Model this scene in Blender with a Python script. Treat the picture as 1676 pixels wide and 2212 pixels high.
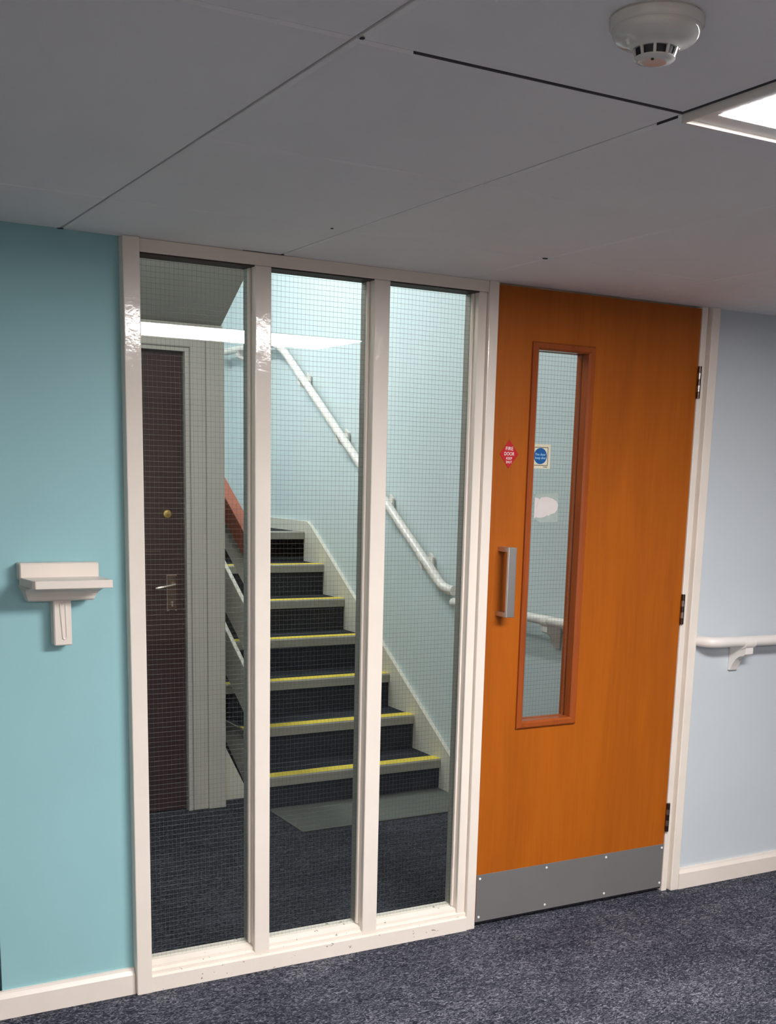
import bpy, bmesh, math, random
from mathutils import Vector, Matrix

random.seed(7)
for o in list(bpy.data.objects):
    bpy.data.objects.remove(o, do_unlink=True)
sc = bpy.context.scene
C = sc.collection

# ------------------------------------------------------------------ camera
W_PX, H_PX = 1676, 2212
F_PX, PPX, PPY = 2573.39, 878.75, 1542.06
YAW, PITCH, ROLL = math.radians(29.9825), math.radians(-11.4589), math.radians(1.5219)
cam_loc = Vector((-0.95715, -3.19928, 1.51601))
fwd = Vector((math.sin(YAW)*math.cos(PITCH), math.cos(YAW)*math.cos(PITCH), math.sin(PITCH)))
rgt = Vector((math.cos(YAW), -math.sin(YAW), 0))
upv = rgt.cross(fwd)
r2 = rgt*math.cos(ROLL) + upv*math.sin(ROLL)
u2 = -rgt*math.sin(ROLL) + upv*math.cos(ROLL)
cd = bpy.data.cameras.new('camera')
cd.sensor_fit = 'VERTICAL'
cd.sensor_height = 24.0
cd.lens = F_PX*24.0/H_PX
cd.shift_x = (W_PX/2-PPX)/H_PX
cd.shift_y = (PPY-H_PX/2)/H_PX
cd.clip_start = 0.05
cam = bpy.data.objects.new('camera', cd)
m = Matrix((r2, u2, -fwd)).transposed().to_4x4()
m.translation = cam_loc
cam.matrix_world = m
C.objects.link(cam)
sc.camera = cam

# ------------------------------------------------------------------ world and exposure
wd = bpy.data.worlds.new('world')
sc.world = wd
wd.use_nodes = True
wd.node_tree.nodes['Background'].inputs[0].default_value = (0.6, 0.65, 0.7, 1)
wd.node_tree.nodes['Background'].inputs[1].default_value = 0.0
sc.view_settings.view_transform = 'Standard'
sc.view_settings.look = 'None'
sc.view_settings.gamma = 1.0
sc.view_settings.use_curve_mapping = False
sc.view_settings.exposure = 0.0
PANEL_L = 61.0      # radiance of the corridor ceiling panels, seen and added
HALL_L = 11.0       # radiance of the light added in the stair hall
TUBE_L = 70.0       # radiance of the tube added over the stairwell

# ------------------------------------------------------------------ materials
def new_mat(name):
    mt = bpy.data.materials.new(name)
    mt.use_nodes = True
    nt = mt.node_tree
    return mt, nt, nt.nodes, nt.links, nt.nodes['Principled BSDF']

def coords(nt, scale=(1, 1, 1)):
    tc = nt.nodes.new('ShaderNodeNewGeometry')
    mp = nt.nodes.new('ShaderNodeMapping')
    mp.inputs['Scale'].default_value = scale
    nt.links.new(tc.outputs['Position'], mp.inputs['Vector'])
    return mp.outputs['Vector']

def noise(nt, vec, scale, detail=3, rough=.55, dist=0):
    n = nt.nodes.new('ShaderNodeTexNoise')
    n.inputs['Scale'].default_value = scale
    n.inputs['Detail'].default_value = detail
    n.inputs['Roughness'].default_value = rough
    n.inputs['Distortion'].default_value = dist
    nt.links.new(vec, n.inputs['Vector'])
    return n.outputs['Fac']

def ramp(nt, fac, stops):
    r = nt.nodes.new('ShaderNodeValToRGB')
    e = r.color_ramp.elements
    while len(e) < len(stops):
        e.new(.5)
    for el, (p, c) in zip(e, stops):
        el.position = p
        el.color = (c[0], c[1], c[2], 1)
    nt.links.new(fac, r.inputs['Fac'])
    return r.outputs['Color']

def bump(nt, h, strength, dist, bs):
    b = nt.nodes.new('ShaderNodeBump')
    b.inputs['Strength'].default_value = strength
    b.inputs['Distance'].default_value = dist
    nt.links.new(h, b.inputs['Height'])
    nt.links.new(b.outputs['Normal'], bs.inputs['Normal'])

def mul(c, k):
    return tuple(x*k for x in c)

def painted(name, col, rough=.5, var=.05, vscale=3.0, bstr=.1, bscale=220, bdist=.0006, spec=.5, detail=3):
    mt, nt, N, L, bs = new_mat(name)
    v = coords(nt)
    f = noise(nt, v, vscale, 4)
    L.new(ramp(nt, f, [(.3, mul(col, 1-var)), (.7, mul(col, 1+var))]), bs.inputs['Base Color'])
    bs.inputs['Roughness'].default_value = rough
    bs.inputs['Specular IOR Level'].default_value = spec
    if bstr:
        bump(nt, noise(nt, v, bscale, detail), bstr, bdist, bs)
    return mt

def metal(name, col, rough=.35, var=.1):
    mt, nt, N, L, bs = new_mat(name)
    v = coords(nt, (4, 4, 60))
    f = noise(nt, v, 8, 3)
    L.new(ramp(nt, f, [(.3, mul(col, 1-var)), (.7, mul(col, 1+var))]), bs.inputs['Base Color'])
    bs.inputs['Metallic'].default_value = 1.0
    bs.inputs['Roughness'].default_value = rough
    return mt

def wood(name, dark, light, rough, sx=9.0, sz=.7, bstr=.05, coat=0):
    mt, nt, N, L, bs = new_mat(name)
    v = coords(nt, (sx, sx, sz))
    a = noise(nt, v, 1.6, 6, .6, .6)
    v2 = coords(nt, (sx*16, sx*16, sz*7))
    b = noise(nt, v2, 1.5, 4, .6)
    mx = N.new('ShaderNodeMath')
    mx.operation = 'MULTIPLY_ADD'
    mx.inputs[1].default_value = .35
    L.new(b, mx.inputs[0])
    mm = N.new('ShaderNodeMath')
    mm.operation = 'MULTIPLY'
    mm.inputs[1].default_value = .65
    L.new(a, mm.inputs[0])
    L.new(mm.outputs[0], mx.inputs[2])
    L.new(ramp(nt, mx.outputs[0], [(.32, dark), (.62, light)]), bs.inputs['Base Color'])
    bs.inputs['Roughness'].default_value = rough
    bs.inputs['Specular IOR Level'].default_value = .3
    bs.inputs['Coat Weight'].default_value = coat
    bs.inputs['Coat Roughness'].default_value = .15
    if bstr:
        bump(nt, b, bstr, .0005, bs)
    return mt

def carpet(name, stops, scale=105.0, stretch=.5):
    mt, nt, N, L, bs = new_mat(name)
    v = coords(nt, (stretch, 1, 1))
    a = noise(nt, v, scale, 3, .62, 2.2)
    big = noise(nt, v, 5.0, 3)
    m_ = N.new('ShaderNodeMath')
    m_.operation = 'MULTIPLY_ADD'
    m_.inputs[1].default_value = .16
    L.new(big, m_.inputs[0])
    s_ = N.new('ShaderNodeMath')
    s_.operation = 'SUBTRACT'
    s_.inputs[1].default_value = .08
    L.new(a, s_.inputs[0])
    L.new(s_.outputs[0], m_.inputs[2])
    L.new(ramp(nt, m_.outputs[0], stops), bs.inputs['Base Color'])
    bs.inputs['Roughness'].default_value = .95
    bs.inputs['Specular IOR Level'].default_value = .15
    bump(nt, a, .8, .004, bs)
    return mt

def emitter(name, col, strength):
    mt, nt, N, L, bs = new_mat(name)
    bs.inputs['Base Color'].default_value = (.8, .8, .8, 1)
    v = coords(nt)
    L.new(ramp(nt, noise(nt, v, 2.0, 1), [(.2, mul(col, .99)), (.8, col)]), bs.inputs['Emission Color'])
    bs.inputs['Emission Strength'].default_value = strength
    return mt

def glass_mat(name, tint=(.965, .982, .976), ior=1.47):
    mt = bpy.data.materials.new(name)
    mt.use_nodes = True
    nt = mt.node_tree
    N, L = nt.nodes, nt.links
    N.clear()
    out = N.new('ShaderNodeOutputMaterial')
    tr = N.new('ShaderNodeBsdfTransparent')
    tr.inputs['Color'].default_value = (*tint, 1)
    gl = N.new('ShaderNodeBsdfGlossy')
    gl.inputs['Roughness'].default_value = .004
    fr = N.new('ShaderNodeFresnel')
    fr.inputs['IOR'].default_value = ior
    g = N.new('ShaderNodeNewGeometry')
    inv = N.new('ShaderNodeMath')
    inv.operation = 'SUBTRACT'
    inv.inputs[0].default_value = 1
    L.new(g.outputs['Backfacing'], inv.inputs[1])
    mu = N.new('ShaderNodeMath')
    mu.operation = 'MULTIPLY'
    L.new(inv.outputs[0], mu.inputs[0])
    L.new(fr.outputs[0], mu.inputs[1])
    mix = N.new('ShaderNodeMixShader')
    L.new(mu.outputs[0], mix.inputs[0])
    L.new(tr.outputs[0], mix.inputs[1])
    L.new(gl.outputs[0], mix.inputs[2])
    L.new(mix.outputs[0], out.inputs['Surface'])
    return mt

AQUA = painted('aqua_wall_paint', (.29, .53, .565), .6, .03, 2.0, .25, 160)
BACKW = painted('brown_wall_paint', (.36, .27, .20), .6, .03, 2.0, .2, 160)
MAGN = painted('magnolia_wall_paint', (.72, .68, .62), .6, .03, 2.0, .2, 160)
PALE = painted('pale_blue_wall_paint', (.585, .64, .68), .6, .03, 2.0, .25, 160)
STAIRW = painted('stair_wall_paint', (.605, .695, .71), .6, .03, 2.0, .25, 160)
AQUAD = painted('dark_aqua', (.03, .08, .10), .5, .03, 2.0, .1)
CREAM = painted('cream_gloss_paint', (.82, .745, .665), .09, .03, 6.0, .45, 34, .0014, .5, 4)
WORN = painted('worn_cream_paint', (.82, .745, .665), .2, .03, 6.0, .35, 60, .0012)
_nt = WORN.node_tree
_bs = _nt.nodes['Principled BSDF']
_base = _bs.inputs['Base Color'].links[0].from_socket
_mk = ramp(_nt, noise(_nt, coords(_nt, (1, 1, 1.6)), 42, 3, .6), [(.665, (0, 0, 0)), (.70, (1, 1, 1))])
_mx = _nt.nodes.new('ShaderNodeMixRGB')
_mx.inputs[2].default_value = (.30, .255, .21, 1)
_nt.links.new(_mk, _mx.inputs[0])
_nt.links.new(_base, _mx.inputs[1])
_nt.links.new(_mx.outputs[0], _bs.inputs['Base Color'])
CREAMB = painted('cream_eggshell_paint', (.80, .725, .65), .35, .03, 6.0, .2, 60, .0008)
WHITES = painted('white_stair_paint', (.68, .655, .565), .35, .03, 6.0, .15, 60, .0008)
GREYB = painted('grey_hall_strip', (.30, .295, .26), .45, .04, 10, .15, 60, .0008)
WHITEB = painted('white_board_paint', (.90, .86, .76), .4, .02, 6.0, .1, 60, .0008)
GREYP = painted('grey_cupboard_paint', (.50, .475, .425), .45, .03, 6.0, .15, 60, .0008)
TILE = painted('ceiling_tile_paint', (.87, .865, .845), .9, .02, 3.0, .3, 400, .0006)
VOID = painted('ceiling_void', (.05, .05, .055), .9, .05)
SOFFIT = painted('soffit_paint', (.36, .35, .32), .8, .03, 3.0, .2, 300)
WHITEP = painted('white_plastic', (.80, .76, .71), .3, .02, 4.0, .05, 80)
DETW = painted('detector_plastic', (.66, .655, .61), .08, .02, 8.0, 0)
DARKBR = painted('dark_brown_strip', (.035, .022, .018), .6, .1, 20, 0)
BLACKV = painted('dark_vent', (.012, .011, .018), .5, .1)
ORANGE = wood('orange_door_veneer', (.32, .076, .004), (.42, .106, .005), .45, 5.0, .55, .03, .04)
REDW = wood('red_brown_beading', (.24, .052, .010), (.34, .076, .014), .3, 9, .8, .03, .2)
RAILW = wood('red_hardwood_rail', (.30, .085, .05), (.42, .13, .075), .45, 12, 2, .03)
BROWN = painted('dark_brown_door_paint', (.030, .010, .008), .45, .12, 9.0, .3, 90, .0008)
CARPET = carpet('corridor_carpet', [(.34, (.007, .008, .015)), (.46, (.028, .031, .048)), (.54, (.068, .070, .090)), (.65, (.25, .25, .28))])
DIMC = carpet('dimmed_carpet', [(.34, (.005, .006, .010)), (.46, (.018, .021, .031)), (.54, (.042, .045, .057)), (.65, (.12, .122, .14))])  # corridor carpet darkened, the hall's dimmer light put into its colour
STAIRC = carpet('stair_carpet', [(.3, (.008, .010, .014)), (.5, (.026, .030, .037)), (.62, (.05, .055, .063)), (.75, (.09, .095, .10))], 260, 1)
MATC = carpet('mat_carpet', [(.3, (.12, .13, .115)), (.5, (.165, .175, .155)), (.75, (.24, .25, .225))], 260, 1)
NOSE = painted('grey_nosing', (.29, .28, .245), .45, .05, 12, .1, 200)
YELLOW = painted('yellow_nosing_strip', (.74, .575, .06), .6, .08, 30, .3, 500)
STEEL = painted('grey_kick_plate', (.20, .196, .194), .42, .03, 8.0, .05, 300)
STEEL.node_tree.nodes['Principled BSDF'].inputs['Metallic'].default_value = .25
ALU = metal('satin_handle', (.60, .57, .545), .42, .04)
CHROME = metal('bright_screw', (.8, .8, .8), .2, .05)
RINGM = metal('pale_hinge', (.38, .33, .30), .3, .3)
SCREW = painted('pale_screw_head', (.85, .85, .83), .25, .05, 30, 0)
BRONZE = metal('dark_hinge', (.10, .07, .06), .35, .4)
BRASS = metal('brass_lock', (.55, .42, .14), .3, .2)
NICKEL = metal('dull_nickel_lever', (.62, .56, .50), .3, .1)
PLATE = metal('dull_bronze_plate', (.15, .11, .085), .4, .2)
WIRE = painted('glass_wire', (.11, .112, .115), .3, .05, 20, 0)
WIRE.node_tree.nodes['Principled BSDF'].inputs['Metallic'].default_value = .5
GLASS = glass_mat('wired_glass')
RED = painted('red_sign', (.50, .012, .018), .4, .03, 20, 0)
WHITEINK = painted('white_ink', (.82, .82, .80), .5, .02, 20, 0)
PALEINK = painted('pale_blue_ink', (.42, .72, .88), .5, .02, 20, 0)
BLUE = painted('blue_sign', (.008, .105, .34), .4, .03, 20, 0)
IVORY = painted('ivory_sign', (.74, .70, .52), .45, .02, 20, 0)
INK = painted('dark_ink', (.05, .055, .05), .5, .02, 20, 0)
GLUE = painted('glue_residue', (.36, .43, .40), .5, .08, 40, .3, 200)
PAPER = painted('torn_paper', (.66, .61, .595), .7, .03, 30, .3, 200)
PANEL_E = emitter('panel_diffuser', (1.0, .965, .955), PANEL_L)
HALL_E = emitter('added_hall_diffuser', (1.0, .98, .93), HALL_L)
TUBE_E = emitter('added_tube_diffuser', (.98, 1.0, 1.0), TUBE_L)

# ------------------------------------------------------------------ mesh helpers
def finish(name, bm, mat, parent=None, smooth=False, origin=None):
    bmesh.ops.recalc_face_normals(bm, faces=bm.faces[:])
    co = [v.co for v in bm.verts]
    lo = Vector((min(c.x for c in co), min(c.y for c in co), min(c.z for c in co)))
    hi = Vector((max(c.x for c in co), max(c.y for c in co), max(c.z for c in co)))
    c = Vector(origin) if origin else Vector(((lo.x+hi.x)/2, (lo.y+hi.y)/2, lo.z))
    for v in bm.verts:
        v.co -= c
    me = bpy.data.meshes.new(name)
    bm.to_mesh(me)
    bm.free()
    me.materials.append(mat)
    if smooth:
        for p in me.polygons:
            p.use_smooth = True
        try:
            me.set_sharp_from_angle(angle=math.radians(40))
        except Exception:
            pass
    o = bpy.data.objects.new(name, me)
    C.objects.link(o)
    place(o, c, parent)
    return o

def wpos(o):
    p = Vector((0, 0, 0))
    while o is not None:
        p += o.location
        o = o.parent
    return p

def place(o, c, parent):
    if parent is not None:
        o.parent = parent
        o.location = Vector(c) - wpos(parent)
    else:
        o.location = c

def empty(name, loc, parent=None):
    o = bpy.data.objects.new(name, None)
    o.empty_display_size = .05
    C.objects.link(o)
    place(o, Vector(loc), parent)
    return o

def tag(o, label, cat, group=None):
    o['label'] = label
    o['category'] = cat
    if group:
        o['group'] = group
    return o

def struct(o, label=None):
    o['kind'] = 'structure'
    if label:
        o['label'] = label
    return o

def add_box(bm, x0, x1, y0, y1, z0, z1, bev=0.0, seg=1):
    vs = [bm.verts.new((x, y, z)) for x in (x0, x1) for y in (y0, y1) for z in (z0, z1)]
    f = [(0, 1, 3, 2), (4, 6, 7, 5), (0, 4, 5, 1), (2, 3, 7, 6), (0, 2, 6, 4), (1, 5, 7, 3)]
    fs = [bm.faces.new([vs[i] for i in q]) for q in f]
    if bev:
        es = list({e for fc in fs for e in fc.edges})
        bmesh.ops.bevel(bm, geom=es, offset=bev, segments=seg, affect='EDGES', profile=.5)

def box(name, x0, x1, y0, y1, z0, z1, mat, parent=None, bev=0.0, seg=1):
    bm = bmesh.new()
    add_box(bm, x0, x1, y0, y1, z0, z1, bev, seg)
    return finish(name, bm, mat, parent)

def boxes(name, lst, mat, parent=None, bev=0.0):
    bm = bmesh.new()
    for b in lst:
        add_box(bm, *b, bev)
    return finish(name, bm, mat, parent)

AX = {'x': lambda a, p, q: (a, p, q), 'y': lambda a, p, q: (p, a, q), 'z': lambda a, p, q: (p, q, a)}

def add_prism(bm, pts, axis, a0, a1):
    f = AX[axis]
    A = [bm.verts.new(f(a0, p, q)) for p, q in pts]
    B = [bm.verts.new(f(a1, p, q)) for p, q in pts]
    n = len(pts)
    fs = [bm.faces.new(A), bm.faces.new(B[::-1])]
    for i in range(n):
        fs.append(bm.faces.new((A[i], B[i], B[(i+1) % n], A[(i+1) % n])))
    return fs

def prism(name, pts, axis, a0, a1, mat, parent=None, bev=0.0, smooth=False):
    bm = bmesh.new()
    add_prism(bm, pts, axis, a0, a1)
    if bev:
        bmesh.ops.bevel(bm, geom=bm.edges[:], offset=bev, segments=1, affect='EDGES')
    return finish(name, bm, mat, parent, smooth)

def add_tube(bm, pts, r, seg=14, caps=True):
    pts = [Vector(p) for p in pts]
    rs = r if isinstance(r, (list, tuple)) else [r]*len(pts)
    rings = []
    t0 = (pts[1]-pts[0]).normalized()
    ref = Vector((0, 0, 1)) if abs(t0.z) < .9 else Vector((1, 0, 0))
    n = t0.cross(ref).normalized()
    for i, p in enumerate(pts):
        if i == 0:
            t = t0
        elif i == len(pts)-1:
            t = (pts[i]-pts[i-1]).normalized()
        else:
            t = ((pts[i]-pts[i-1]).normalized() + (pts[i+1]-pts[i]).normalized()).normalized()
        n = (n - t*n.dot(t)).normalized()
        b = t.cross(n)
        rings.append([bm.verts.new(p + (n*math.cos(2*math.pi*k/seg) + b*math.sin(2*math.pi*k/seg))*rs[i]) for k in range(seg)])
    for a, b_ in zip(rings, rings[1:]):
        for k in range(seg):
            bm.faces.new((a[k], a[(k+1) % seg], b_[(k+1) % seg], b_[k]))
    if caps:
        bm.faces.new(rings[0][::-1])
        bm.faces.new(rings[-1])

def tube(name, pts, r, mat, parent=None, seg=14):
    bm = bmesh.new()
    add_tube(bm, pts, r, seg)
    return finish(name, bm, mat, parent, True)

def arc(p0, p1, p2, n=8):
    p0, p1, p2 = Vector(p0), Vector(p1), Vector(p2)
    return [p0*(1-t)**2 + p1*2*t*(1-t) + p2*t*t for t in [i/n for i in range(n+1)]]

def lathe(name, prof, cx, cy, mat, parent=None, seg=48, caps=True):
    bm = bmesh.new()
    rings = []
    for r, z in prof:
        rings.append([bm.verts.new((cx+r*math.cos(2*math.pi*k/seg), cy+r*math.sin(2*math.pi*k/seg), z)) for k in range(seg)])
    for a, b in zip(rings, rings[1:]):
        for k in range(seg):
            bm.faces.new((a[k], a[(k+1) % seg], b[(k+1) % seg], b[k]))
    if caps:
        bm.faces.new(rings[0][::-1])
        bm.faces.new(rings[-1])
    return finish(name, bm, mat, parent, True)

def disc_y(name, cx, cz, r, y0, y1, mat, parent=None, seg=40):
    pts = [(cx+r*math.cos(2*math.pi*k/seg), cz+r*math.sin(2*math.pi*k/seg)) for k in range(seg)]
    return prism(name, pts, 'y', y0, y1, mat, parent)

def text(name, s, cx, z, y, size, mat, parent, width=None, depth=.0003):
    cu = bpy.data.curves.new(name, 'FONT')
    cu.body = s
    cu.size = size
    cu.align_x = 'CENTER'
    cu.extrude = depth
    cu.resolution_u = 3
    cu.offset = size*.004
    t = bpy.data.objects.new(name, cu)
    C.objects.link(t)
    dg = bpy.context.evaluated_depsgraph_get()
    me = bpy.data.meshes.new_from_object(t.evaluated_get(dg))
    bpy.data.objects.remove(t, do_unlink=True)
    me.name = name
    xs = [v.co.x for v in me.vertices]
    k = width/(max(xs)-min(xs)) if width else 1
    for v in me.vertices:
        v.co = Vector((v.co.x*k, -v.co.z, v.co.y))
    me.materials.clear()
    me.materials.append(mat)
    o = bpy.data.objects.new(name, me)
    C.objects.link(o)
    place(o, Vector((cx, y, z)), parent)
    return o

# ------------------------------------------------------------------ the setting
H = 2.095
YB = -6.8            # corridor wall behind the camera
XL, XR = -3.4, 5.2    # ends of the corridor
SX0, SX1, SY1, SZ = -.15, 2.03, 4.41, 3.7      # stair hall
WY = .02              # corridor face of the walls

struct(box('floor', XL, XR, YB, .05, -.06, 0, CARPET))
struct(box('floor_stair', SX0, SX1, .05, SY1, -.06, 0, DIMC))
struct(box('wall_left', -.3715, 0, WY, .12, 0, H+.02, AQUA))
struct(box('wall_far_left', XL, -.3715, .035, .12, 0, H+.02, AQUAD))  # set back, in a much darker aqua than the left wall
struct(box('wall_right', 2.083, XR, .008, .12, 0, H+.02, PALE))
struct(box('wall_corridor_back', XL, XR, YB-.1, YB, 0, H+.02, BACKW))
struct(box('wall_corridor_west', XL-.1, XL, YB, .12, 0, H+.02, MAGN))
struct(box('wall_corridor_east', XR, XR+.1, YB, .12, 0, H+.02, PALE))

# stair hall shell
struct(box('wall_stair_right', SX1, SX1+.052, .09, SY1, 0, SZ, STAIRW))
struct(box('wall_stair_back', SX0, SX1, SY1, SY1+.1, 0, SZ, STAIRW))
struct(box('wall_stair_left', SX0-.1, SX0, .09, SY1, 0, SZ, STAIRW))
struct(box('wall_stair_front', SX0, SX1, .035, .09, H+.03, SZ, STAIRW))
struct(box('ceiling_stair', SX0, SX1, .09, SY1, SZ, SZ+.1, TILE))

# corridor ceiling: backing with single tiles below it
ceil = struct(box('ceiling', XL, XR, YB, .03, H+.012, H+.09, VOID))
FITTINGS = [(.447, 1.652, -2.200, -1.604), (-2.544, -1.348, -5.204, -4.608), (-.144, 1.052, -5.204, -4.608)]       # light fittings: the seen one, then two added behind the camera
xs = [-.146+.6*k for k in range(-6, 9)]
xs = [XL]+[x for x in xs if XL+.1 < x < XR-.1]+[XR]
ysr = [YB]+[-1.606-.6*k for k in range(8, -1, -1)]+[-1.006, -.407, WY]
shared = {}
def tile(x0, x1, y0, y1, e=(.0012,)*4, dz=0.0):
    key = tuple(round(v, 3) for v in (x1-x0, y1-y0))+tuple(e)
    cx, cy = (x0+x1)/2, (y0+y1)/2
    if key not in shared:
        bm = bmesh.new()
        ax0, ax1, ay0, ay1 = x0+e[0]-cx, x1-e[1]-cx, y0+e[2]-cy, y1-e[3]-cy
        b = .007
        lo = [(ax0+b, ay0+b, 0), (ax1-b, ay0+b, 0), (ax1-b, ay1-b, 0), (ax0+b, ay1-b, 0)]
        mi = [(ax0, ay0, .0030), (ax1, ay0, .0030), (ax1, ay1, .0030), (ax0, ay1, .0030)]
        hi = [(x, y, .0115) for x, y, z in mi]
        R = [[bm.verts.new(p) for p in ring] for ring in (lo, mi, hi)]
        bm.faces.new(R[0][::-1])
        bm.faces.new(R[2])
        for a, c in zip(R, R[1:]):
            for k in range(4):
                bm.faces.new((a[k], a[(k+1) % 4], c[(k+1) % 4], c[k]))
        bmesh.ops.recalc_face_normals(bm, faces=bm.faces[:])
        me = bpy.data.meshes.new('ceiling_tile')
        bm.to_mesh(me)
        bm.free()
        me.materials.append(TILE)
        shared[key] = me
    o = bpy.data.objects.new('ceiling_tile', shared[key])
    C.objects.link(o)
    place(o, Vector((cx, cy, H+dz)), ceil)
    return o
merged = set()
for i in range(len(xs)-1):
    for j in range(len(ysr)-1):
        x0, x1, y0, y1 = xs[i], xs[i+1], ysr[j], ysr[j+1]
        if (i, j) in merged:
            continue
        cx, cy = (x0+x1)/2, (y0+y1)/2
        if any(a-.1 < cx < b+.1 and c < cy < d for a, b, c, d in FITTINGS):
            continue
        dz = random.uniform(-.0006, .0006)
        e = (.0012,)*4
        if abs(y1+1.006) < .01 and (x1 < -.1 or x0 > 1.0):      # double-length tiles
            y1 = ysr[j+2]
            merged.add((i, j+1))
        if abs(x0+.146) < .01 and abs(y1+1.606) < .01:          # detector tile: its crack shade comes from the dark strips below
            e = (.0012, .0012, .0012, .0012)
        if abs(x1+.146) < .01:
            dz = .0014
            e = (.0012, .0030, .0012, .0012)
        tile(x0, x1, y0, y1, e, dz)
box('seam_shade_strip', -.055, .4465, -1.6105, -1.6045, H-.0004, H+.008, VOID, ceil)  # dark strips fill the tile gaps, painting the shade of the cracks
box('seam_shade_strip', .4395, .4465, -2.2, -1.6105, H-.0004, H+.008, VOID, ceil)
box('seam_shade_strip', .4542, .4556, -1.585, -1.535, H-.0003, H+.004, VOID, ceil)
box('seam_shade_strip', .335, .455, -.0048, -.0022, H-.0007, H+.002, VOID, ceil)
for x, y in ((.400, -.418), (-.143, -1.617), (1.69, -.76)):
    box('screw', x-.0032, x+.0032, y-.0032, y+.0032, H-.0012, H+.001, BLACKV, ceil, .0008)
for x, y in ((-.150, .004), (1.052, -.408)):
    prism('clip', [(x-.010, y+.003), (x+.003, y-.003), (x+.005, y+.002), (x-.002, y+.006)], 'z', H-.0012, H+.001, VOID, ceil)

# baseboards
def baseboard(name, x0, x1, y):
    pts = [(y, 0), (y-.020, 0), (y-.020, .060), (y-.011, .071), (y-.009, .078), (y, .078)]
    return struct(prism(name, pts, 'x', x0, x1, CREAMB))
baseboard('baseboard_left', XL, -.001, WY)
baseboard('baseboard_right', 2.084, XR, .008)
struct(box('baseboard_stair', 2.012, SX1, .09, 1.462, 0, .09, WHITES))

# ------------------------------------------------------------------ glazed screen
win = struct(empty('window_1', (.586, .03, 0)), 'cream painted glazed screen of three tall wired panes')
YF, YG0, YG1, YK = 0.0, .041, .047, .074
box('post', 0, .045, -.015, YK, 0, H, CREAM, win, .0025, 2)
box('post', 1.138, 1.172, -.008, YK, 0, H, CREAM, win, .0025, 2)
box('post', 1.107, 1.1375, .006, YK, .05, 2.061, CREAM, win, .0015)
box('mullion', .3725, .4215, YF, YK, .049, 2.061, CREAM, win, .003, 2)
box('mullion', .7445, .7965, YF, YK, .049, 2.061, CREAM, win, .003, 2)
box('head_rail', .045, 1.138, YF-.002, YK, 2.061, H, CREAM, win, .002)
sill_pts = [(YK, 0), (-.010, 0), (-.010, .046), (.001, .049), (.001, .060), (.014, .064), (.014, .073), (.039, .080), (.049, .080), (.049, .083), (YK, .083)]
prism('sill', sill_pts, 'x', .045, 1.138, WORN, win)
panes = [(.045, .3725), (.4215, .7445), (.7965, 1.107)]
GZ0, GZ1 = .079, 2.059
def wire_mesh(x0, x1, z0, z1, y, parent, px=.0127, pz=.0141, r=.00030, seg=5):
    bm = bmesh.new()
    def wob(t, ph):
        return .0011*math.sin(t*9+ph)+.0005*math.sin(t*31+ph*2)
    k = 0
    x = x0+px*.6
    while x < x1-.002:
        n = 14
        rv = r*.72
        ph = random.uniform(0, .8)
        add_tube(bm, [(x+wob(z0+(z1-z0)*i/n, ph)*.6, y, z0+(z1-z0)*i/n) for i in range(n+1)], rv, seg, False)
        x += px
    z = z0+pz*.5
    while z < z1-.002:
        ph = random.uniform(0, .8)
        n = 4
        add_tube(bm, [(x0+(x1-x0)*i/n, y, z+wob(x0+(x1-x0)*i/n, ph)*.5) for i in range(n+1)], r, seg, False)
        z += pz
    o = finish('wire_mesh', bm, WIRE, parent, False)
    for p in o.data.polygons:
        p.use_smooth = True
    o['kind'] = 'stuff'
    o['label'] = 'fine square wire grid set in the glass'
    return o
for x0, x1 in panes:
    g = box('pane', x0+.001, x1-.001, YG0, YG1, GZ0+.002, GZ1-.002, GLASS, win)
    wire_mesh(x0+.002, x1-.002, GZ0+.003, GZ1-.003, (YG0+YG1)/2, g)
    # glazing beads round the front of each pane
    box('glazing_bead', x1-.0075, x1, .029, YG0, .081, 2.057, CREAM, win, .0015)
    box('glazing_bead', x0, x0+.0075, .029, YG0, .081, 2.057, CREAM, win, .0015)
    box('glazing_bead', x1-.0045, x1, YG1, YK+.002, .083, 2.0575, GREYB, win)  # grey strip along the hall side of the right reveal
    box('head_strip', x0+.0005, x1-.0005, .003, YK-.001, 2.0575, 2.0612, DARKBR, win)  # dark brown strip along the underside of the head rail

# ------------------------------------------------------------------ door lining on the right, trim
t1 = struct(empty('trim_1', (2.046, .03, 0)), 'cream door lining and architrave right of the orange door')
box('jamb', 2.012, 2.0365, .000, .09, 0, H, CREAM, t1, .002)
box('jamb', 2.0365, 2.0465, .014, .09, 0, H, CREAM, t1)
box('architrave', 2.0465, 2.0835, -.012, .03, 0, H, CREAM, t1, .003, 2)
t2 = struct(box('trim_2', 1.1725, 2.0118, .052, .09, 2.079, H+.01, CREAM))
t3 = struct(box('trim_3', 1.1725, 1.190, .054, .09, 0, 2.078, CREAM))

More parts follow.
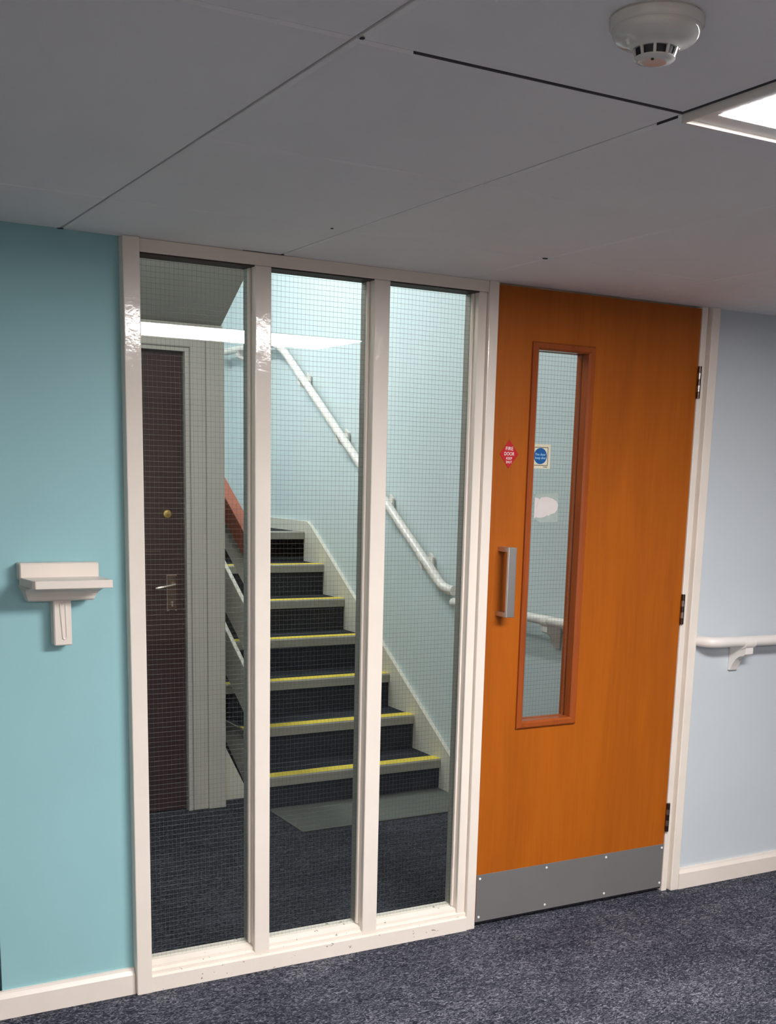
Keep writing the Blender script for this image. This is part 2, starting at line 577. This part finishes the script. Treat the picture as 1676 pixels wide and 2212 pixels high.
# ------------------------------------------------------------------ orange fire door
D0, D1, DY0, DY1, DZ0, DZ1 = 1.1785, 2.0085, .004, .048, .020, 2.088
V = (1.326, 1.543, .697, 1.917)
door = struct(empty('door_1', ((D0+D1)/2, .026, 0)), 'orange veneered fire door with a narrow wired vision panel')
bm = bmesh.new()
yo = []
for y in (DY0, DY1):
    O = [bm.verts.new(p) for p in ((D0, y, DZ0), (D1, y, DZ0), (D1, y, DZ1), (D0, y, DZ1))]
    I = [bm.verts.new(p) for p in ((V[0], y, V[2]), (V[1], y, V[2]), (V[1], y, V[3]), (V[0], y, V[3]))]
    for k in range(4):
        bm.faces.new((O[k], O[(k+1) % 4], I[(k+1) % 4], I[k]))
    yo.append((O, I))
for k in range(4):
    for s in (0, 1):
        bm.faces.new((yo[0][s][k], yo[0][s][(k+1) % 4], yo[1][s][(k+1) % 4], yo[1][s][k]))
finish('leaf', bm, ORANGE, door)
def ring_frame(name, x0, x1, z0, z1, w, y0, y1, mat, parent):
    # mitred moulding: bevelled front face
    o = empty(name, ((x0+x1)/2, (y0+y1)/2, z0), parent)
    b = .004
    def piece(P, Q, p, q):
        bm = bmesh.new()
        def lerp(a, c, t):
            return (a[0]+(c[0]-a[0])*t, a[1]+(c[1]-a[1])*t)
        t = b/w
        prof = [(0, y1), (0, y0+b), (t, y0), (1-t*1.6, y0), (1, y0+b*1.6), (1, y1)]
        A = [bm.verts.new((lerp(P, p, s)[0], y, lerp(P, p, s)[1])) for s, y in prof]
        B = [bm.verts.new((lerp(Q, q, s)[0], y, lerp(Q, q, s)[1])) for s, y in prof]
        n = len(prof)
        for i in range(n):
            bm.faces.new((A[i], A[(i+1) % n], B[(i+1) % n], B[i]))
        bm.faces.new(A[::-1])
        bm.faces.new(B)
        finish('beading', bm, mat, o)
    Oc = [(x0, z0), (x1, z0), (x1, z1), (x0, z1)]
    Ic = [(x0+w, z0+w), (x1-w, z0+w), (x1-w, z1-w), (x0+w, z1-w)]
    for k in range(4):
        piece(Oc[k], Oc[(k+1) % 4], Ic[k], Ic[(k+1) % 4])
    return o
ring_frame('vision_frame', 1.3105, 1.557, .683, 1.930, .024, -.008, .030, REDW, door)
ring_frame('vision_frame', 1.3105, 1.557, .683, 1.930, .024, .040, .060, REDW, door)
vg = box('pane', 1.328, 1.541, .031, .037, .700, 1.914, GLASS, door)
wire_mesh(1.329, 1.540, .701, 1.913, .034, vg)
kp = box('kick_plate', 1.180, 2.0075, .0012, .0045, .0185, .186, STEEL, door, .0006)
for i, x in enumerate((1.192, 1.470, 1.735, 1.998)):
    for z in (.036, .173):
        disc_y('screw', x, z, .0042, -.0006, .0014, SCREW, kp, 12)
box('edge_gap_shade', D0-.003, D0, .0042, .047, DZ0, DZ1, BLACKV, door)  # black strip painting the shade in the gap beside the leaf
box('bottom_gap_shade', D0, D1, .006, .046, .012, DZ0, BLACKV, door)  # black strip painting the shade of the gap under the leaf
# pull handle
ph = empty('pull_handle', (1.23, .004, 1.066), door)
box('grip', 1.2115, 1.2425, -.060, -.050, 1.0675, 1.2905, ALU, ph, .0015, 2)
box('stem', 1.2125, 1.2415, -.050, .004, 1.0675, 1.0825, ALU, ph, .0008)
box('stem', 1.2125, 1.2415, -.050, .004, 1.2755, 1.2905, ALU, ph, .0008)
# hinges
for zc in (1.845, 1.062, .290):
    hg = empty('hinge', (2.009, 0, zc-.0535), door)
    tube('knuckle', [(2.0105, -.005, zc-.0535), (2.0105, -.005, zc+.0535)], .0068, BRONZE, hg, 12)
    box('flap', 2.0095, 2.0215, -.0015, .0005, zc-.053, zc+.053, BRONZE, hg)
    for dz in (-.021, .021):
        bm = bmesh.new()
        add_tube(bm, [(2.0105, -.005, zc+dz-.010), (2.0105, -.005, zc+dz+.010)], .0073, 12)
        finish('knuckle_ring', bm, RINGM, hg, True)  # paler metal bands that put highlights on the dark knuckle

# stickers on the door
sg = tag(empty('fire_door_sign', (1.239, .002, 1.536)), 'red diamond FIRE DOOR KEEP SHUT sticker above the pull handle', 'sign')
prism('backing', [(1.2035, 1.581), (1.239, 1.536), (1.2755, 1.581), (1.239, 1.6255)], 'y', .0026, .004, RED, sg)
for s, z, w, h in (('FIRE', 1.5930, .028, .0113), ('DOOR', 1.5768, .038, .0113), ('KEEP', 1.5640, .0225, .0080), ('SHUT', 1.5525, .0225, .0080)):
    text('lettering', s, 1.2395, z, .0022, h*1.38, WHITEINK, sg, w)

GY = .031
sb = tag(empty('keep_shut_sign', (1.381, GY, 1.5395)), 'square ivory sticker with blue disc on the door glass', 'sign')
box('backing', 1.341, 1.421, GY-.0012, GY-.0002, 1.5395, 1.617, IVORY, sb)
boxes('border', [(1.3495, 1.4115, GY-.0015, GY-.0008, 1.6055, 1.6075), (1.3495, 1.4115, GY-.0015, GY-.0008, 1.5485, 1.5505), (1.3495, 1.3515, GY-.0015, GY-.0008, 1.5505, 1.6055), (1.4095, 1.4115, GY-.0015, GY-.0008, 1.5505, 1.6055)], INK, sb)
disc_y('blue_disc', 1.381, 1.579, .0258, GY-.0016, GY-.0008, BLUE, sb)
text('lettering', 'Fire door', 1.381, 1.5805, GY-.0019, .0115, PALEINK, sb, .040)
text('lettering', 'keep shut', 1.381, 1.5695, GY-.0019, .0115, PALEINK, sb, .042)
prism('imprint', [(1.352+.006*math.cos(a*.5236), 1.5445+.0022*math.sin(a*.5236)) for a in range(12)], 'y', GY-.0015, GY-.0008, INK, sb)
boxes('imprint', [(1.394, 1.3965, GY-.0015, GY-.0008, 1.543, 1.546), (1.398, 1.4105, GY-.0015, GY-.0008, 1.5432, 1.5455)], INK, sb)

tp = tag(empty('torn_sticker', (1.413, GY, 1.366)), 'torn remains of a white paper sticker on the door glass', 'sticker')
prism('glue_patch', [(1.366, 1.378), (1.366, 1.449), (1.372, 1.458), (1.461, 1.463), (1.464, 1.367), (1.392, 1.366)], 'y', GY-.0009, GY-.0002, GLUE, tp)
prism('paper_scrap', [(1.3665, 1.379), (1.3665, 1.4465), (1.379, 1.4445), (1.386, 1.4405), (1.394, 1.447), (1.417, 1.4485), (1.440, 1.443), (1.456, 1.434), (1.4625, 1.422), (1.459, 1.406), (1.450, 1.397), (1.433, 1.392), (1.425, 1.387), (1.419, 1.390), (1.409, 1.384), (1.395, 1.381), (1.383, 1.381), (1.375, 1.3835)], 'y', GY-.0016, GY-.0008, PAPER, tp)
bm = bmesh.new()
add_tube(bm, [(1.376, GY-.0018, 1.395), (1.3745, GY-.002, 1.415), (1.379, GY-.002, 1.432), (1.387, GY-.0018, 1.441)], [.0004, .0011, .0011, .0004], 6)
finish('curled_edge', bm, PAPER, tp, True)

# ------------------------------------------------------------------ grey strip in front of the stairs
tag(box('floor_mat', 1.105, 2.010, 1.238, 1.605, .0005, .006, MATC, None, .002), 'flat grey mat laid at the foot of the stairs', 'mat')

# ------------------------------------------------------------------ staircase
RISE, GO = .168, .2648
def ZK(k): return .150+RISE*(k-1)
def YKn(k): return 1.600+GO*(k-1)
TX0, TX1 = 1.100, 2.012
st = tag(empty('staircase', (1.56, 1.6, 0)), 'dark carpeted staircase with yellow edged steps behind the glass', 'staircase')
for k in range(1, 8):
    z0 = 0 if k == 1 else ZK(k-1)
    zk, yk = ZK(k), YKn(k)
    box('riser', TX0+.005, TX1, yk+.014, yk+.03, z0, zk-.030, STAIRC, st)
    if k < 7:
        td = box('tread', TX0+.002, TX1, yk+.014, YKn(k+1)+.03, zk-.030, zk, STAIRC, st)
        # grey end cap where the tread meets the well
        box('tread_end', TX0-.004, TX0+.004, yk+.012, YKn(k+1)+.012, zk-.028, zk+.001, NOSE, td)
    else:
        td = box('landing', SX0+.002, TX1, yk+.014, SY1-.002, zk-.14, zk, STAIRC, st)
    prism('nosing', [(yk, zk-.040), (yk+.016, zk-.040), (yk+.016, zk-.004), (yk+.082, zk-.001), (yk+.082, zk+.003), (yk+.006, zk+.004), (yk, zk-.002)], 'x', TX0-.002, TX1, NOSE, td)
    if k < 7:
        box('yellow_strip', TX0-.001, TX1-.001, yk+.007, yk+.074, zk+.0025, zk+.0052, YELLOW, td, .0006)
# wall string on the right, with the landing skirting
ps = [(1.462, 0), (1.462, .146), (3.125, 1.204), (3.17, 1.222), (SY1, 1.222), (SY1, 1.0), (3.35, 1.0)]
ps += [(1.80, 0)]
prism('wall_string', ps, 'x', 2.010, SX1, WHITES, st)
# cut string on the open side
saw = [(1.735, 0), (1.735, ZK(1)-.03)]
for k in range(1, 7):
    saw += [(YKn(k+1)+.014, ZK(k)-.03), (YKn(k+1)+.014, ZK(k+1)-.03)]
saw += [(3.30, ZK(7)-.03), (3.30, .029+.635*(3.30-1.832)), (1.787, 0)]
prism('open_string', saw, 'x', TX0+.004, TX0+.034, WHITEB, st)
prism('spandrel_panel', [(.955, 0), (1.1015, 0), (1.1015, .035), (.985, .275), (.955, .275)], 'y', 1.850, 1.862, WHITES, st)
# upper flight: slab overhead
def ZS(y): return 2.125-.618*(y-1.75)
struct(prism('upper_flight_soffit', [(3.35, ZS(3.35)), (.10, ZS(.10)), (.10, ZS(.10)+.22), (3.35, ZS(3.35)+.22)], 'x', SX0+.002, .958, SOFFIT), 'grey sloping underside of the upper flight')

# balustrade
bl = tag(empty('balustrade', (1.09, 1.66, 0)), 'white sloping board balustrade with red handrail beside the stairs', 'balustrade')
def nz(y): return .150+.6345*(y-1.600)
def sloped(name, x0, x1, a, b, mat, y0=1.66, y1=3.26):
    return prism(name, [(y0, nz(y0)+a), (y1, nz(y1)+a), (y1, nz(y1)+b), (y0, nz(y0)+b)], 'x', x0, x1, mat, bl, .002)
sloped('board', 1.094, 1.114, .082, .296, WHITEB)
sloped('board', 1.094, 1.114, .380, .588, WHITEB)
sloped('board', 1.094, 1.114, .676, .830, WHITEB)
sloped('handrail', 1.076, 1.132, .832, .945, RAILW)
box('newel_post', 1.082, 1.128, 1.655, 1.700, 0, 1.135, WHITES, bl, .003)
box('newel_post', 1.116, 1.160, 3.215, 3.260, 1.12, 2.13, WHITES, bl, .003)

# ------------------------------------------------------------------ cupboard wall with brown door under the upper flight
wu = struct(boxes('wall_under_stairs', [(.783, .954, 1.760, 1.86, 0, 2.10), (SX0, .783, 1.760, 1.86, 1.986, 2.10), (SX0, .05, 1.760, 1.86, 0, 1.986)], GREYP))
t4 = struct(empty('trim_4', (.85, 1.75, 0)), 'grey painted frame round the brown door')
box('architrave', .805, .8735, 1.744, 1.760, 0, 2.06, GREYP, t4, .003)
box('architrave', SX0+.01, .805, 1.744, 1.760, 2.002, 2.06, GREYP, t4, .003)
box('cover_board', .8735, .955, 1.739, 1.760, 0, 2.085, GREYP, t4, .002)
boxes('door_stop', [(.784, .803, 1.749, 1.760, 0, 2.0), (SX0+.01, .784, 1.749, 1.760, 1.985, 2.0)], GREYP, t4)
d2 = struct(empty('door_2', (.42, 1.79, 0)), 'dark brown door with lever handle behind the left pane')
box('leaf', .055, .778, 1.772, 1.812, .008, 1.981, BROWN, d2, .001)
lk = lathe('lock_rose', [(.0, 0), (.0185, 0), (.0185, .004), (.0165, .007), (.009, .0075), (.009, .011), (0.0, .0112)], 0, 0, BRASS, d2, 28, False)
for v in lk.data.vertices:
    v.co = Vector((v.co.x, -v.co.z, v.co.y))
place(lk, Vector((.7055, 1.772, 1.3155)), d2)
kw = box('keyway', .7045, .7065, 1.7600, 1.7605, 1.3095, 1.3155, BLACKV, lk)
hp = empty('handle_set', (.722, 1.772, .90), d2)
box('backplate', .701, .742, 1.7685, 1.772, .902, 1.056, PLATE, hp, .0008)
boxes('plate_rim', [(.699, .7015, 1.767, 1.772, .900, 1.058), (.699, .744, 1.767, 1.772, 1.054, 1.058)], NICKEL, hp, .0005)
tube('lever', [(.727, 1.768, 1.0175), (.727, 1.742, 1.0175), (.722, 1.732, 1.0185), (.705, 1.730, 1.015), (.675, 1.730, 1.009), (.652, 1.731, 1.005), (.638, 1.733, 1.003)], [.008, .0065, .0062, .0052, .0062, .0085, .0055], NICKEL, hp, 12)
bm = bmesh.new()
add_tube(bm, [(.722, 1.7660, .938), (.722, 1.7684, .938)], .0058, 14)
add_box(bm, .7195, .7245, 1.7660, 1.7684, .921, .938)
finish('keyhole', bm, NICKEL, hp)
boxes('screw', [(.7015, .7075, 1.7665, 1.7685, .902, .907), (.7360, .7415, 1.7665, 1.7685, .902, .907)], NICKEL, hp)
lp = box('letter_plate', .50, .674, 1.7665, 1.772, 1.125, 1.159, BROWN, d2, .002)
box('letter_plate_edge', .50, .674, 1.7655, 1.768, 1.157, 1.160, PLATE, lp)

# ------------------------------------------------------------------ handrails
def rail_bracket(parent, base, out, along, drop=.085, reach=.058, top=.008):
    """moulded bracket: wall pad, curved arm and saddle; base is the rail centre, out points to the wall"""
    base, out, along = Vector(base), Vector(out), Vector(along).normalized()
    o = empty('bracket', base-Vector((0, 0, drop)), parent)
    wallp = base+out*(reach+.0)
    w = .019
    # moulded web: saddle block, concave underside, foot on the wall
    prof = [(-.013, -.012), (-.013, -.046), (-.004, -.053)]
    prof += [((1-t)**2*-.004+2*t*(1-t)*.036+t*t*(reach-.010), (1-t)**2*-.053+2*t*(1-t)*-.056-t*t*(drop+.03)) for t in [i/7 for i in range(1, 8)]]
    prof += [(reach, -drop-.03), (reach, top), (reach-.012, top), (reach-.012, -.012)]
    bm = bmesh.new()
    A = [bm.verts.new(base+out*a+Vector((0, 0, z))+along*w) for a, z in prof]
    B = [bm.verts.new(base+out*a+Vector((0, 0, z))-along*w) for a, z in prof]
    n = len(prof)
    bm.faces.new(A)
    bm.faces.new(B[::-1])
    for i in range(n):
        bm.faces.new((A[i], B[i], B[(i+1) % n], A[(i+1) % n]))
    finish('arm', bm, WHITEP, o)
    a0, a1 = base-along*.024, base+along*.024
    bm = bmesh.new()
    add_tube(bm, [a0-Vector((0, 0, .0035)), a1-Vector((0, 0, .0035))], .0235, 14)
    finish('saddle', bm, WHITEP, o, True)
    return o

RX = 1.965
def zr(y): return 1.063+.6485*(y-1.668)
hr = tag(empty('handrail', (2.0, 1.5, .9)), 'white wall handrail climbing beside the stairs to the landing', 'handrail')
path = [(RX, 1.700, zr(1.70)), (RX, 2.4, zr(2.4)), (RX, 3.30, zr(3.30))]
path += arc((RX, 3.36, zr(3.36)), (RX, 3.46, zr(3.46)), (RX, 3.60, 2.245), 6)
path += [(RX, 4.25, 2.245)]+arc((RX, 4.28, 2.245), (RX, SY1-.065, 2.245), (RX-.065, SY1-.065, 2.245), 6)+[(1.0, SY1-.065, 2.245)]
tube('rail', path, .0215, WHITEP, hr, 16)
tube('end_bend', [(RX, 1.735, zr(1.735))]+arc((RX, 1.62, zr(1.62)), (RX, 1.56, zr(1.56)-.012), (RX+.010, 1.478, .984), 8), .0228, WHITEP, hr, 16)
for y in (1.755, 2.165, 2.675, 3.165):
    rail_bracket(hr, (RX, y, zr(y)), (1, 0, 0), (0, 1, .6485), .07, .058, .010)
rail_bracket(hr, (RX, 4.10, 2.245), (1, 0, 0), (0, 1, 0), .075)

h2 = tag(empty('handrail', (2.0, .8, .85)), 'short level white handrail seen through the door glass', 'handrail')
tube('rail', [(RX, .20, .937), (RX, 1.43, .932)]+arc((RX, 1.445, .932), (RX, 1.495, .932), (SX1-.002, 1.498, .932), 6), .0205, WHITEP, h2, 16)
rail_bracket(h2, (RX, .735, .9355), (1, 0, 0), (0, 1, 0))
rail_bracket(h2, (RX, 1.29, .934), (1, 0, 0), (0, 1, 0))

h3 = tag(empty('handrail', (3.0, 0, .85)), 'white plastic handrail on the pale corridor wall beside the orange door', 'handrail')
RY = -.062
tube('rail', list(reversed(arc((2.155, RY, .944), (2.098, RY, .944), (2.096, .006, .944), 8)))+[(2.4, RY, .941), (XR-.1, RY, .938)], .0195, WHITEP, h3, 16)
rail_bracket(h3, (2.285, RY, .942), (0, 1, 0), (1, 0, 0), .085, .068)
rail_bracket(h3, (3.2, RY, .939), (0, 1, 0), (1, 0, 0), .085, .068)

# ------------------------------------------------------------------ little shelf on the aqua wall
sh = tag(empty('wall_shelf', (-.185, WY, 1.04)), 'small cream wooden bracket shelf on the aqua wall', 'shelf')
box('back_board', -.290, -.084, -.022, WY, 1.214, 1.260, CREAMB, sh, .003)
prism('shelf_board', [(-.290, -.010), (-.282, -.120), (-.275, -.130), (-.078, -.130), (-.080, -.010)], 'z', 1.2015, 1.2225, CREAMB, sh, .0015)
cor = [(WY, 1.2015), (-.108, 1.2015), (-.100, 1.1985)]
cor += [(-.100+.070*math.sin(a), 1.1645+.034*math.cos(a)) for a in [math.pi/2*i/7 for i in range(1, 8)]]
cor += [(-.024, 1.160), (WY, 1.160)]
bm = bmesh.new()
n = len(cor)
def xw(y, z):      # the corbel narrows towards its foot
    t = (1.2015-z)/(1.2015-1.160)
    return (-.288+.017*t, -.083-.020*t)
A = [bm.verts.new((xw(y, z)[0], y, z)) for y, z in cor]
B = [bm.verts.new((xw(y, z)[1], y, z)) for y, z in cor]
bm.faces.new(A)
bm.faces.new(B[::-1])
for i in range(n):
    bm.faces.new((A[i], B[i], B[(i+1) % n], A[(i+1) % n]))
finish('corbel', bm, CREAMB, sh)
box('post', -.2065, -.1595, -.020, WY, 1.040, 1.165, CREAMB, sh, .003)
bm = bmesh.new()
drop = [(-.1895, 1.152), (-.1755, 1.152), (-.1735, 1.064), (-.176, 1.0585), (-.1805, 1.057), (-.184, 1.060)]
add_tube(bm, [(x, -.0200, z) for x, z in (drop+[drop[0]])], .0027, 8)
finish('teardrop_moulding', bm, CREAMB, sh, True)

# ------------------------------------------------------------------ smoke detector
cxs, cys = .137, -1.897
sd = tag(empty('smoke_detector', (cxs, cys, H)), 'white dome smoke detector on the ceiling beside the lit panel', 'smoke detector')
lathe('base', [(.0575, H+.0002), (.0605, H-.003), (.0605, H-.0115), (.058, H-.0145), (.056, H-.0145)], cxs, cys, DETW, sd)
lathe('body', [(.0572, H-.014), (.0568, H-.0175), (.0545, H-.0235), (.0500, H-.0285), (.0425, H-.0318), (.0355, H-.0338), (.0315, H-.0362), (.0298, H-.0385)], cxs, cys, DETW, sd)
lathe('vent_core', [(.0272, H-.036), (.0235, H-.0495)], cxs, cys, BLACKV, sd, 32)
lathe('cap', [(.0262, H-.0478), (.0262, H-.0494), (.0240, H-.0515), (.015, H-.0530), (.0001, H-.0532)], cxs, cys, DETW, sd)
for k in range(10):
    a = 2*math.pi*(k+.35)/10
    bm = bmesh.new()
    add_prism(bm, [(.0250, -.0490), (.0262, -.0490), (.0305, -.0362), (.0272, -.0362)], 'y', -.0019, .0019)
    bmesh.ops.rotate(bm, verts=bm.verts[:], cent=(0, 0, 0), matrix=Matrix.Rotation(a, 3, 'Z'))
    bmesh.ops.translate(bm, verts=bm.verts[:], vec=(cxs, cys, H))
    finish('rib', bm, DETW, sd)
lathe('indicator', [(.0022, H-.0525), (.002, H-.0542), (.0002, H-.0546)], cxs-.012, cys-.010, BLACKV, sd, 12)

# ------------------------------------------------------------------ corridor light panels: one in view, two added unseen to fill in light
def panel_light(x0, x1, y0, y1, label):
    lt = tag(empty('ceiling_light', ((x0+x1)/2, (y0+y1)/2, H)), label, 'ceiling light')
    fw, fv, r_ = .030, .052, .012
    bm = bmesh.new()
    for a, b, c, d in ((x0, x1, y0, y0+fv), (x0, x1, y1-fv, y1), (x0, x0+fw, y0+fv, y1-fv), (x1-fw, x1, y0+fv, y1-fv)):
        add_box(bm, a, b, c, d, H-.008, H+.012)
    for a, b, c, d in ((x0, x1, y0, y0+.005), (x0, x1, y1-.005, y1), (x0, x0+.005, y0+.005, y1-.005), (x1-.005, x1, y0+.005, y1-.005)):
        add_box(bm, a, b, c, d, H-.0135, H-.008)
    finish('frame', bm, WHITEP, lt)
    pts = []
    ax0, ax1, ay0, ay1 = x0+fw, x1-fw, y0+fv, y1-fv
    for cx_, cy_, a0 in ((ax1-r_, ay1-r_, 0), (ax0+r_, ay1-r_, 90), (ax0+r_, ay0+r_, 180), (ax1-r_, ay0+r_, 270)):
        for q in range(5):
            a = math.radians(a0+90*q/4)
            pts.append((cx_+r_*math.cos(a), cy_+r_*math.sin(a)))
    prism('diffuser', pts, 'z', H-.0085, H-.004, PANEL_E, lt)
    return lt
for f_, l_ in zip(FITTINGS, ('long white rectangular light panel set in the corridor ceiling', 'added far left light panel in the ceiling, unseen behind the viewer', 'added light panel in the ceiling, unseen straight behind the viewer')):
    panel_light(*f_, l_)

# ------------------------------------------------------------------ stairwell lights, added above the line of sight to brighten the hall
def batten(x, y, z, lx, ly, label, em=None):
    o = tag(empty('ceiling_light', (x, y, z)), label, 'ceiling light')
    box('housing', x-lx/2, x+lx/2, y-ly/2, y+ly/2, z, z+.035, WHITEP, o, .004)
    box('diffuser', x-lx/2+.01, x+lx/2-.01, y-ly/2+.01, y+ly/2-.01, z-.04, z, em or TUBE_E, o, .008, 2)
    return o
b1 = batten(.55, .65, 2.46, .40, .80, 'added unseen light panel under the upper flight, brightening the stair hall', HALL_E)
for yy in (.40, .90):
    tube('hanger', [(.55, yy, 2.49), (.55, yy, ZS(yy)+.01)], .006, ALU, b1, 8)
b2 = batten(.76, 2.75, 3.30, .16, 1.5, 'added unseen tube light over the stair well')
for yy in (2.3, 3.2):
    tube('hanger', [(.76, yy, 3.33), (.76, yy, SZ)], .006, ALU, b2, 8)
